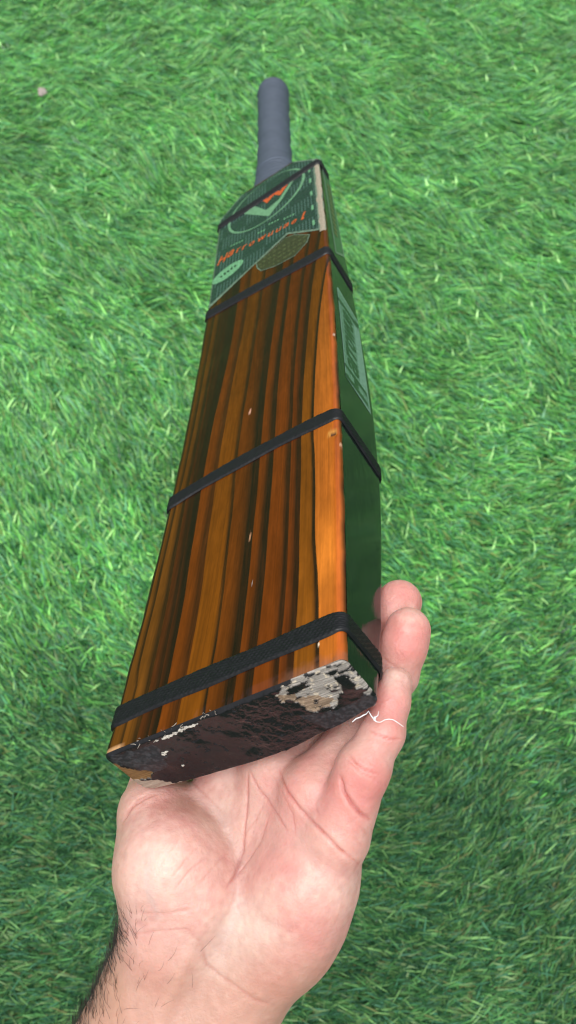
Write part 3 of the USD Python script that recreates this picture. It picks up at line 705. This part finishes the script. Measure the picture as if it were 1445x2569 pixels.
# yellow tape showing at the foot of the grip
ty = np.array([-0.0428, -0.0424, -0.0412, -0.0400, -0.0396]); tr = np.array([0.0002, 0.0005, 0.0006, 0.0005, 0.0001])
rx2 = np.interp(ty, tt, rx) + tr; rz2 = np.interp(ty, tt, rz) + tr
YV = (h0 + ty[:, None] * ax)[:, None] + rx2[:, None, None] * np.cos(an)[None, :, None] * ex + rz2[:, None, None] * np.sin(an)[None, :, None] * ez
YV2 = YV.transpose(1, 0, 2).reshape(-1, 3)
yf = grid_faces(NT, len(ty), True)
obj('yellow_tape', (YV2, yf if tmh.volume > 0 else yf[:, ::-1]), 'yellow_tape', BAT, smooth=True, uv=np.stack([np.repeat(an[:, None], len(ty), 1).ravel() * 3, np.tile(ty * 300, NT)], 1))

# -- white thread caught at the corner of the toe
tp = [(884, 1811), (893, 1803), (904, 1799), (912, 1794), (919, 1791), (925, 1784), (928, 1790), (932, 1797), (938, 1803), (941, 1800), (939, 1806), (945, 1811), (954, 1812), (965, 1806), (976, 1804), (987, 1806), (998, 1813), (1012, 1823)]
td = np.interp(np.arange(len(tp)), [0, 5, 9, 17], [0.2930, 0.2905, 0.2880, 0.2865])
thread = np.array([cam_to_bat(at(x, y, z)) for (x, y), z in zip(tp, td)])
tr_ = np.array([0.3, 0.45, 0.4, 0.5, 0.35, 0.3, 0.3, 0.35, 0.8, 0.95, 0.8, 0.25, 0.22, 0.25, 0.28, 0.25, 0.22, 0.16]) * 0.0005
obj('loose_thread', tube(thread, tr_, 6), 'white_thread', BAT)
fr = at(940, 1801, 0.2880)
obj('loose_thread', tube([cam_to_bat(fr), cam_to_bat(at(948, 1795, 0.2876)), cam_to_bat(at(950, 1784, 0.2874))], [0.0002, 0.00014, 0.00006], 5), 'white_thread', BAT)

# ------------------------------------------------------------------ the hand (left hand, palm up, under the toe), shaped in lens axes then set in the world
J = lambda px, py, d, r: (at(px, py, d), r)


def cone(p, a, b):
    (A, ra), (B, rb) = a, b
    ba = B - A
    t = np.clip(((p - A) @ ba) / (ba @ ba), 0, 1)
    return np.linalg.norm(p - A - t[:, None] * ba, axis=1) - (ra + (rb - ra) * t)


def smin(a, b, k):
    h = np.clip(0.5 + 0.5 * (b - a) / k, 0, 1)
    return b + (a - b) * h - k * h * (1 - h)


PALM = [
    (J(730, 2330, .3150, .0148), J(842, 2100, .3010, .0112)),
    (J(655, 2340, .3210, .0145), J(790, 1985, .3090, .0114)),
    (J(585, 2340, .3250, .0145), J(690, 1935, .3260, .0124)),
    (J(520, 2330, .3270, .0140), J(575, 1920, .3390, .0122)),
    (J(440, 2330, .3170, .0182), J(418, 2180, .3180, .0178)),
    (J(418, 2180, .3180, .0178), J(392, 2050, .3310, .0150)),
    (J(440, 2150, .3130, .0150), J(500, 2240, .3120, .0150)),
    (J(700, 2370, .3120, .0165), J(780, 2205, .3070, .0158)),
    (J(745, 2300, .3080, .0158), J(758, 2238, .3050, .0156)),
    (J(435, 2340, .3190, .0180), J(385, 2490, .3230, .0185)),
    (J(385, 2490, .3230, .0185), J(322, 2625, .3230, .0192)),
    (J(322, 2625, .3230, .0192), J(60, 3160, .300, .0270)),
    (J(700, 2330, .3160, .0170), J(607, 2450, .3200, .0178)),
    (J(607, 2450, .3200, .0178), J(563, 2520, .3210, .0180)),
    (J(563, 2520, .3210, .0180), J(290, 3060, .300, .0270)),
    (J(500, 2380, .3230, .0170), J(440, 2560, .3230, .0180)),
    (J(440, 2560, .3230, .0180), J(170, 3110, .300, .028)),
]
DIG = {
    'little': [J(848, 2098, .2990, .0110), J(911, 1928, .2960, .0090), J(962, 1838, .2985, .0071), J(992, 1714, .3070, .0059)],
    'ring': [J(790, 1985, .3090, .0114), J(905, 1830, .3220, .0096), J(988, 1690, .3300, .0090), J(1023, 1580, .3300, .0088)],
    'middle': [J(690, 1935, .3260, .0122), J(840, 1740, .3490, .0102), J(945, 1595, .3570, .0096), J(1002, 1511, .3550, .0093)],
    'index': [J(575, 1920, .3390, .0120), J(700, 1700, .3760, .0100), J(800, 1570, .3950, .0093), J(850, 1500, .4030, .0089)],
    'thumb': [J(392, 2030, .3375, .0140), J(440, 1840, .3760, .0121), J(490, 1720, .3950, .0102)],
}


def hand_sdf(p):
    d = None
    for a, b in PALM:
        c = cone(p, a, b)
        d = c if d is None else smin(d, c, 0.010)
    fg = None
    for nm, js in DIG.items():
        c = None
        for a, b in zip(js[:-1], js[1:]):
            e_ = cone(p, a, b)
            c = e_ if c is None else smin(c, e_, 0.0035)
        # the soft pad of the last joint
        t1, t0 = js[-1], js[-2]
        pad = t1[0] * 0.62 + t0[0] * 0.38 + np.array([0, 0, -0.0016])
        c = smin(c, np.linalg.norm((p - pad), axis=1) - t1[1] * 0.98, 0.004)
        fg = c if fg is None else smin(fg, c, 0.0012)
    return smin(d, fg, 0.0040)


def surface_nets(fn, lo, hi, h):
    n = np.ceil((hi - lo) / h).astype(int) + 1
    axs = [lo[k] + h * np.arange(n[k]) for k in range(3)]
    vol = np.empty(n, np.float32)
    for i in range(n[0]):
        y, z = np.meshgrid(axs[1], axs[2], indexing='ij')
        vol[i] = fn(np.stack([np.full(y.size, axs[0][i]), y.ravel(), z.ravel()], 1)).reshape(n[1], n[2])
    sg = vol < 0
    cnt = np.zeros(n - 1, np.float32); acc = np.zeros((*(n - 1), 3), np.float32)
    for axis in range(3):
        for da, db in np.ndindex(2, 2):
            o = [k for k in range(3) if k != axis]
            sl0 = [None] * 3; sl1 = [None] * 3
            sl0[axis], sl1[axis] = slice(0, -1), slice(1, None)
            for kk, dd in zip(o, (da, db)):
                sl0[kk] = sl1[kk] = slice(dd, n[kk] - 1 + dd)
            v0, v1 = vol[tuple(sl0)], vol[tuple(sl1)]
            cr = (v0 < 0) != (v1 < 0)
            t = np.where(cr, v0 / np.where(cr, v0 - v1, 1), 0)
            cnt += cr
            acc[..., axis] += t * cr
            acc[..., o[0]] += da * cr
            acc[..., o[1]] += db * cr
    act = cnt > 0
    idx = np.full(n - 1, -1); idx[act] = np.arange(act.sum())
    ijk = np.argwhere(act)
    verts = lo + h * (ijk + acc[act] / cnt[act][:, None])
    quads = []
    for axis in range(3):
        o = [(axis + 1) % 3, (axis + 2) % 3]
        sl0 = [slice(1, -1)] * 3; sl1 = [slice(1, -1)] * 3
        sl0[axis], sl1[axis] = slice(0, -1), slice(1, None)
        s0, s1 = sg[tuple(sl0)], sg[tuple(sl1)]
        w = np.argwhere(s0 != s1)
        base = w.copy()
        for kk in o:
            base[:, kk] += 1
        inv = s0[tuple(w.T)]
        c = []
        for da, db in ((0, 0), (1, 0), (1, 1), (0, 1)):
            b = base.copy(); b[:, o[0]] -= da; b[:, o[1]] -= db
            c.append(idx[tuple(b.T)])
        qd = np.stack(c, 1)
        qd[~inv] = qd[~inv][:, ::-1]
        quads.append(qd)
    qd = np.vstack(quads)
    return verts, np.vstack([qd[:, [0, 1, 2]], qd[:, [0, 2, 3]]])


allj = [x for ab in PALM for x in ab] + [x for js in DIG.values() for x in js]
lo = np.min([c - r for c, r in allj], 0) - 0.004
hi = np.max([c + r for c, r in allj], 0) + 0.004
hv, hfc = surface_nets(hand_sdf, lo, hi, 0.0022)
tm = trimesh.Trimesh(hv, hfc, process=False)
if tm.volume < 0:
    hfc = hfc[:, ::-1]
for _ in range(2):
    hv, hfc = trimesh.remesh.subdivide(hv, hfc)
EPS = 0.0004


def gradient(p):
    return np.stack([hand_sdf(p + EPS * np.eye(3)[k]) - hand_sdf(p - EPS * np.eye(3)[k]) for k in range(3)], 1) / (2 * EPS)


gr = None
for _ in range(2):
    gr = gradient(hv); gr /= np.maximum(np.linalg.norm(gr, axis=1, keepdims=True), 1e-6)
    hv = hv - gr * hand_sdf(hv)[:, None]
hn = gr
# where each point of the skin lies as measured in the photograph, to lay its creases on the palm side
px = np.stack([hv[:, 0] / hv[:, 2] * F_PX + W_PX / 2, hv[:, 1] / hv[:, 2] * F_PX + H_PX / 2], 1)
pts2 = shapely.points(px)
palm_side = hn[:, 2] < 0.25
CREASE = [  # outline in the photograph, depth mm, half width px
    ([(692, 1915), (720, 1985), (752, 2028), (811, 2088), (850, 2128), (889, 2159), (905, 2172)], 0.75, 5.0),
    ([(621, 1925), (645, 1975), (669, 2004), (700, 2050), (722, 2085)], 0.45, 4.0),
    ([(621, 1925), (618, 2040), (609, 2135), (590, 2195), (564, 2235)], 0.60, 5.0),
    ([(676, 2040), (655, 2110), (615, 2170), (575, 2220)], 0.30, 4.0),
    ([(480, 1960), (520, 2000), (560, 2040)], 0.3, 4.0),
    ([(305, 2065), (330, 2025), (360, 2005), (395, 1990)], 0.5, 5.0),
    ([(310, 2045), (345, 2005), (390, 1985)], 0.3, 4.0),
    ([(853, 1945), (862, 1985), (883, 2018), (905, 2042), (932, 2058)], 1.25, 5.5),
    ([(875, 1893), (893, 1915), (915, 1930), (952, 1942)], 0.55, 4.0),
    ([(868, 1905), (890, 1925), (910, 1940), (948, 1955)], 0.35, 3.5),
    ([(924, 1832), (945, 1843), (975, 1853), (1006, 1853)], 0.45, 3.5),
    ([(900, 2070), (921, 2094)], 0.25, 4.0), ([(885, 2098), (910, 2125)], 0.2, 4.0),
    ([(505, 2370), (520, 2420), (555, 2450), (600, 2480), (640, 2510), (690, 2525)], 0.32, 6.0),
    ([(330, 2345), (400, 2335), (470, 2330), (515, 2370)], 0.2, 5.0),
    ([(340, 2290), (420, 2292), (480, 2280)], 0.22, 5.0),
    ([(440, 2230), (480, 2180), (520, 2150)], 0.2, 4.0), ([(430, 2205), (465, 2160), (500, 2120)], 0.18, 4.0), ([(395, 2180), (430, 2130), (450, 2100)], 0.15, 4.0),
    ([(500, 2220), (540, 2170), (570, 2140)], 0.18, 4.0), ([(600, 2110), (640, 2060), (665, 2010)], 0.2, 3.5),
    ([(962, 1690), (985, 1700), (1012, 1712)], 0.12, 3.0), ([(960, 1650), (985, 1668), (1022, 1690)], 0.25, 4.0),
    ([(700, 1970), (735, 2040), (742, 2095)], 0.22, 3.5), ([(790, 2010), (800, 2050)], 0.2, 3.5),
]
dep = np.zeros(len(hv)); crease_red_shade = np.zeros(len(hv))
for line, dm, w in CREASE:
    L = LineString(line)
    x0, y0, x1, y1 = L.bounds
    m_ = palm_side & (px[:, 0] > x0 - 40) & (px[:, 0] < x1 + 40) & (px[:, 1] > y0 - 40) & (px[:, 1] < y1 + 40)
    ii = np.nonzero(m_)[0]
    d = shapely.distance(L, pts2[ii])
    u = shapely.line_locate_point(L, pts2[ii], normalized=True)
    fade = np.clip(np.minimum(u, 1 - u) / 0.18 + 0.15, 0, 1)
    dep[ii] += dm * 0.001 * np.exp(-(d / (w * 0.62)) ** 2) * fade - 0.18 * dm * 0.001 * np.exp(-((d - 2.4 * w) / (1.6 * w)) ** 2) * fade
    crease_red_shade[ii] = np.maximum(crease_red_shade[ii], np.exp(-(d / (w * 1.0)) ** 2) * min(dm / 0.6, 1) * fade)
und = 0.0011 * (fbm(hv * 60, 3, 5) - 0.5) + 0.00022 * (fbm(hv * 420, 3, 6) - 0.5)
arm_px = np.clip((px[:, 1] - 2300) / 120, 0, 1)
tend = 0.0010 * np.exp(-((px[:, 0] - (470 - (px[:, 1] - 2400) * 0.42)) / 26) ** 2) * arm_px * palm_side
hv = hv + hn * (und + tend - dep)[:, None]

# skin colour: pale palm flushed pink on the finger pads and the heel; creases reddened, with their shade painted in; tanner on the back and the wrist
flush = np.zeros(len(hv))
for x, y, r, a in ((1015, 1600, 95, 1.0), (1010, 1500, 70, 0.95), (985, 1770, 65, 0.95), (975, 1840, 75, 0.75), (900, 1990, 120, 0.9), (760, 1980, 120, 0.5), (800, 2360, 150, 0.55), (690, 2480, 90, 0.6), (700, 2150, 90, 0.35), (430, 2030, 110, 0.55),
                   (850, 2170, 90, 0.3), (600, 2200, 60, 0.4), (890, 2080, 70, 0.5), (460, 2140, 60, 0.3), (760, 2260, 100, 0.25)):
    flush = np.maximum(flush, a * np.exp(-(((px[:, 0] - x) ** 2 + (px[:, 1] - y) ** 2) / r ** 2)))
pale = np.zeros(len(hv))  # whitish patches; thenar and heel highlights put into the colour
for x, y, r, a in ((400, 2160, 110, 0.8), (610, 2330, 90, 1.0), (540, 2060, 70, 0.5), (560, 2400, 90, 0.6), (990, 1705, 28, 0.6), (1030, 1545, 30, 0.4), (830, 2230, 70, 0.4)):
    pale = np.maximum(pale, a * np.exp(-(((px[:, 0] - x) ** 2 + (px[:, 1] - y) ** 2) / r ** 2)))
mot = fbm(hv * 130, 4, 15); mot2 = fbm(hv * 420, 3, 16)
c0 = np.array([0.515, 0.292, 0.248]); cpink = np.array([0.495, 0.196, 0.175]); cpale = np.array([0.585, 0.43, 0.365]); ctan = np.array([0.375, 0.21, 0.145])
col = np.repeat(c0[None], len(hv), 0)
kf = np.clip(flush + (mot - 0.5) * 1.25, 0, 1)[:, None]; col = col * (1 - kf) + cpink * kf
kp = np.clip(pale * 0.9 + (mot2 - 0.5) * 0.5 * (pale > 0.05), 0, 1)[:, None]; col = col * (1 - kp) + cpale * kp
kt = np.clip(np.maximum(np.clip(hn[:, 2] * 1.6 + 0.55, 0, 1), 0.65 * np.clip((px[:, 1] - 2330) / 150, 0, 1) + 0.5 * np.clip((330 - px[:, 0]) / 40, 0, 1)), 0, 1)[:, None] * 0.85
kt = kt * np.clip((px[:, 1] - 1850) / 120, 0, 1)[:, None] + np.clip(hn[:, 2] * 1.6, 0, 1)[:, None] * 0.5 * (px[:, 1] < 1970)[:, None]
kt = np.clip(kt, 0, 1)
col = col * (1 - kt) + ctan * kt
col = col * (1 - crease_red_shade[:, None] * np.array([0.14, 0.27, 0.28]))
vein = np.exp(-((px[:, 0] - (375 + (px[:, 1] - 2200) * 0.12 + 10 * np.sin(px[:, 1] / 30))) / 9) ** 2) * np.clip((px[:, 1] - 2130) / 60, 0, 1) * np.clip((2330 - px[:, 1]) / 60, 0, 1) * 0.35
col = col * (1 - vein[:, None] * np.array([0.35, 0.12, 0.0]))
col = np.clip(col * (0.90 + 0.20 * mot2[:, None]), 0.02, 0.9)

hand = UsdGeom.Xform.Define(stage, '/World/hand')
hc = to_world(at(385, 2490, .323))
hand.AddTranslateOp().Set(Gf.Vec3d(*hc.tolist()))
tag(hand.GetPrim(), 'open pale pink left hand with hairy wrist supporting the toe of the bat', 'hand')
HN = '/World/hand'
wv = to_world(hv) - hc
obj('skin', (wv, hfc), 'skin', HN, smooth=True, col=col)
# nails on the far side of the fingers
sph = trimesh.creation.icosphere(3)
for nm, js in DIG.items():
    tip, pr = js[-1][0], js[-2][0]
    dr = (tip - pr) / np.linalg.norm(tip - pr); r = js[-1][1]
    dorsal = np.array([0.25, 0.2, 1.0]); dorsal -= dr * (dorsal @ dr); dorsal /= np.linalg.norm(dorsal); sdv = np.cross(dr, dorsal)
    v = sph.vertices
    v = np.stack([v[:, 0] * r * 0.72, v[:, 1] * r * 0.8, np.maximum(v[:, 2], -0.2) * r * 0.35], 1)
    p = tip - dr * r * 0.25 + dorsal * r * 0.80 + v[:, :1] * sdv + v[:, 1:2] * dr + v[:, 2:] * dorsal
    obj('fingernail', (to_world(p) - hc, sph.faces), 'nail', HN)

# dark hair on the thumb side of the wrist
cand = np.nonzero((px[:, 1] > 2275) & (px[:, 1] < 2760))[0]
cx_ = px[cand, 0]; cy_ = px[cand, 1]
edge_x = np.interp(cy_, [2290, 2340, 2440, 2569, 2760], [318, 320, 272, 200, 90])
rel = cx_ - edge_x
wgt = np.exp(-np.clip(rel, 0, None) / 24) * 1.0 + 0.055 * (rel < 240) * np.clip((cy_ - 2380) / 100, 0, 1)
wgt *= np.clip((cy_ - 2275) / 80, 0.05, 1) * (hn[cand, 2] < 0.9)
wgt *= (0.4 + 1.2 * fbm(hv[cand] * 150, 2, 44))
sel = rng.choice(cand, 1350, replace=False, p=wgt / wgt.sum())
pts, cnts = [], []
for i in sel:
    n = hn[i]
    flow = np.array([0.45 + rng.normal(0, 0.25), -0.75 + rng.normal(0, 0.25), 0.0])
    if n[0] < -0.5:
        flow = np.array([-0.15 + rng.normal(0, 0.25), -0.8 + rng.normal(0, 0.3), rng.normal(0, 0.2)])
    flow -= n * (flow @ n); flow /= np.linalg.norm(flow)
    L = rng.uniform(0.004, 0.0115)
    lift = rng.uniform(0.25, 0.8)
    curl = rng.normal(0, 0.22)
    b = hv[i] - n * 0.0003
    side = np.cross(n, flow)
    for k in range(5):
        t = k / 4
        pts.append(b + L * (flow * t * (1 - 0.15 * t) + n * lift * (t - 0.55 * t * t) + side * curl * t * t))
    cnts.append(5)
pts = to_world(np.array(pts)) - hc
hair = UsdGeom.BasisCurves.Define(stage, HN + '/wrist_hair')
hair.CreateTypeAttr('linear')
hair.CreatePointsAttr(Vt.Vec3fArray.FromNumpy(pts.astype(np.float32)))
hair.CreateCurveVertexCountsAttr(Vt.IntArray(cnts))
hair.CreateWidthsAttr(Vt.FloatArray.FromNumpy(np.tile(np.array([1.0, 0.95, 0.8, 0.6, 0.25]) * 0.000095, len(cnts)).astype(np.float32)))
hair.SetWidthsInterpolation('vertex')
UsdShade.MaterialBindingAPI.Apply(hair.GetPrim()).Bind(UsdShade.Material.Get(stage, LK + '/arm_hair'))
tag(hair.GetPrim(), 'dark curly hair along the thumb side of the wrist', None, None, 'stuff')


# ------------------------------------------------------------------ litter lying in the turf
def ground_at(px_, py_, z=0.015):
    d = C2W @ np.array([(px_ - W_PX / 2) / F_PX, (py_ - H_PX / 2) / F_PX, 1.0])
    return EYE + d * (z - CAM_H) / d[2]


for (a, b, size, lab_) in ((105, 230, 0.013, 'pale pinkish scrap lying on the turf, far left of the grey grip'),):
    s_ = trimesh.creation.icosphere(2)
    v = s_.vertices * np.array([1, 0.6, 0.22]) * size * (0.35 + 1.3 * fbm(s_.vertices * 1.7 + a, 3, 3))[:, None]
    x_ = UsdGeom.Xform.Define(stage, free('/World/litter_scrap'))
    c = ground_at(a, b, 0.017)
    x_.AddTranslateOp().Set(Gf.Vec3d(*c.tolist())); x_.AddRotateZOp().Set(float(a))
    tag(x_.GetPrim(), lab_, 'litter')
    obj('crumpled_piece', (v, s_.faces), 'pale_scrap', str(x_.GetPath()), smooth=True, uv=v[:, :2] * 200)
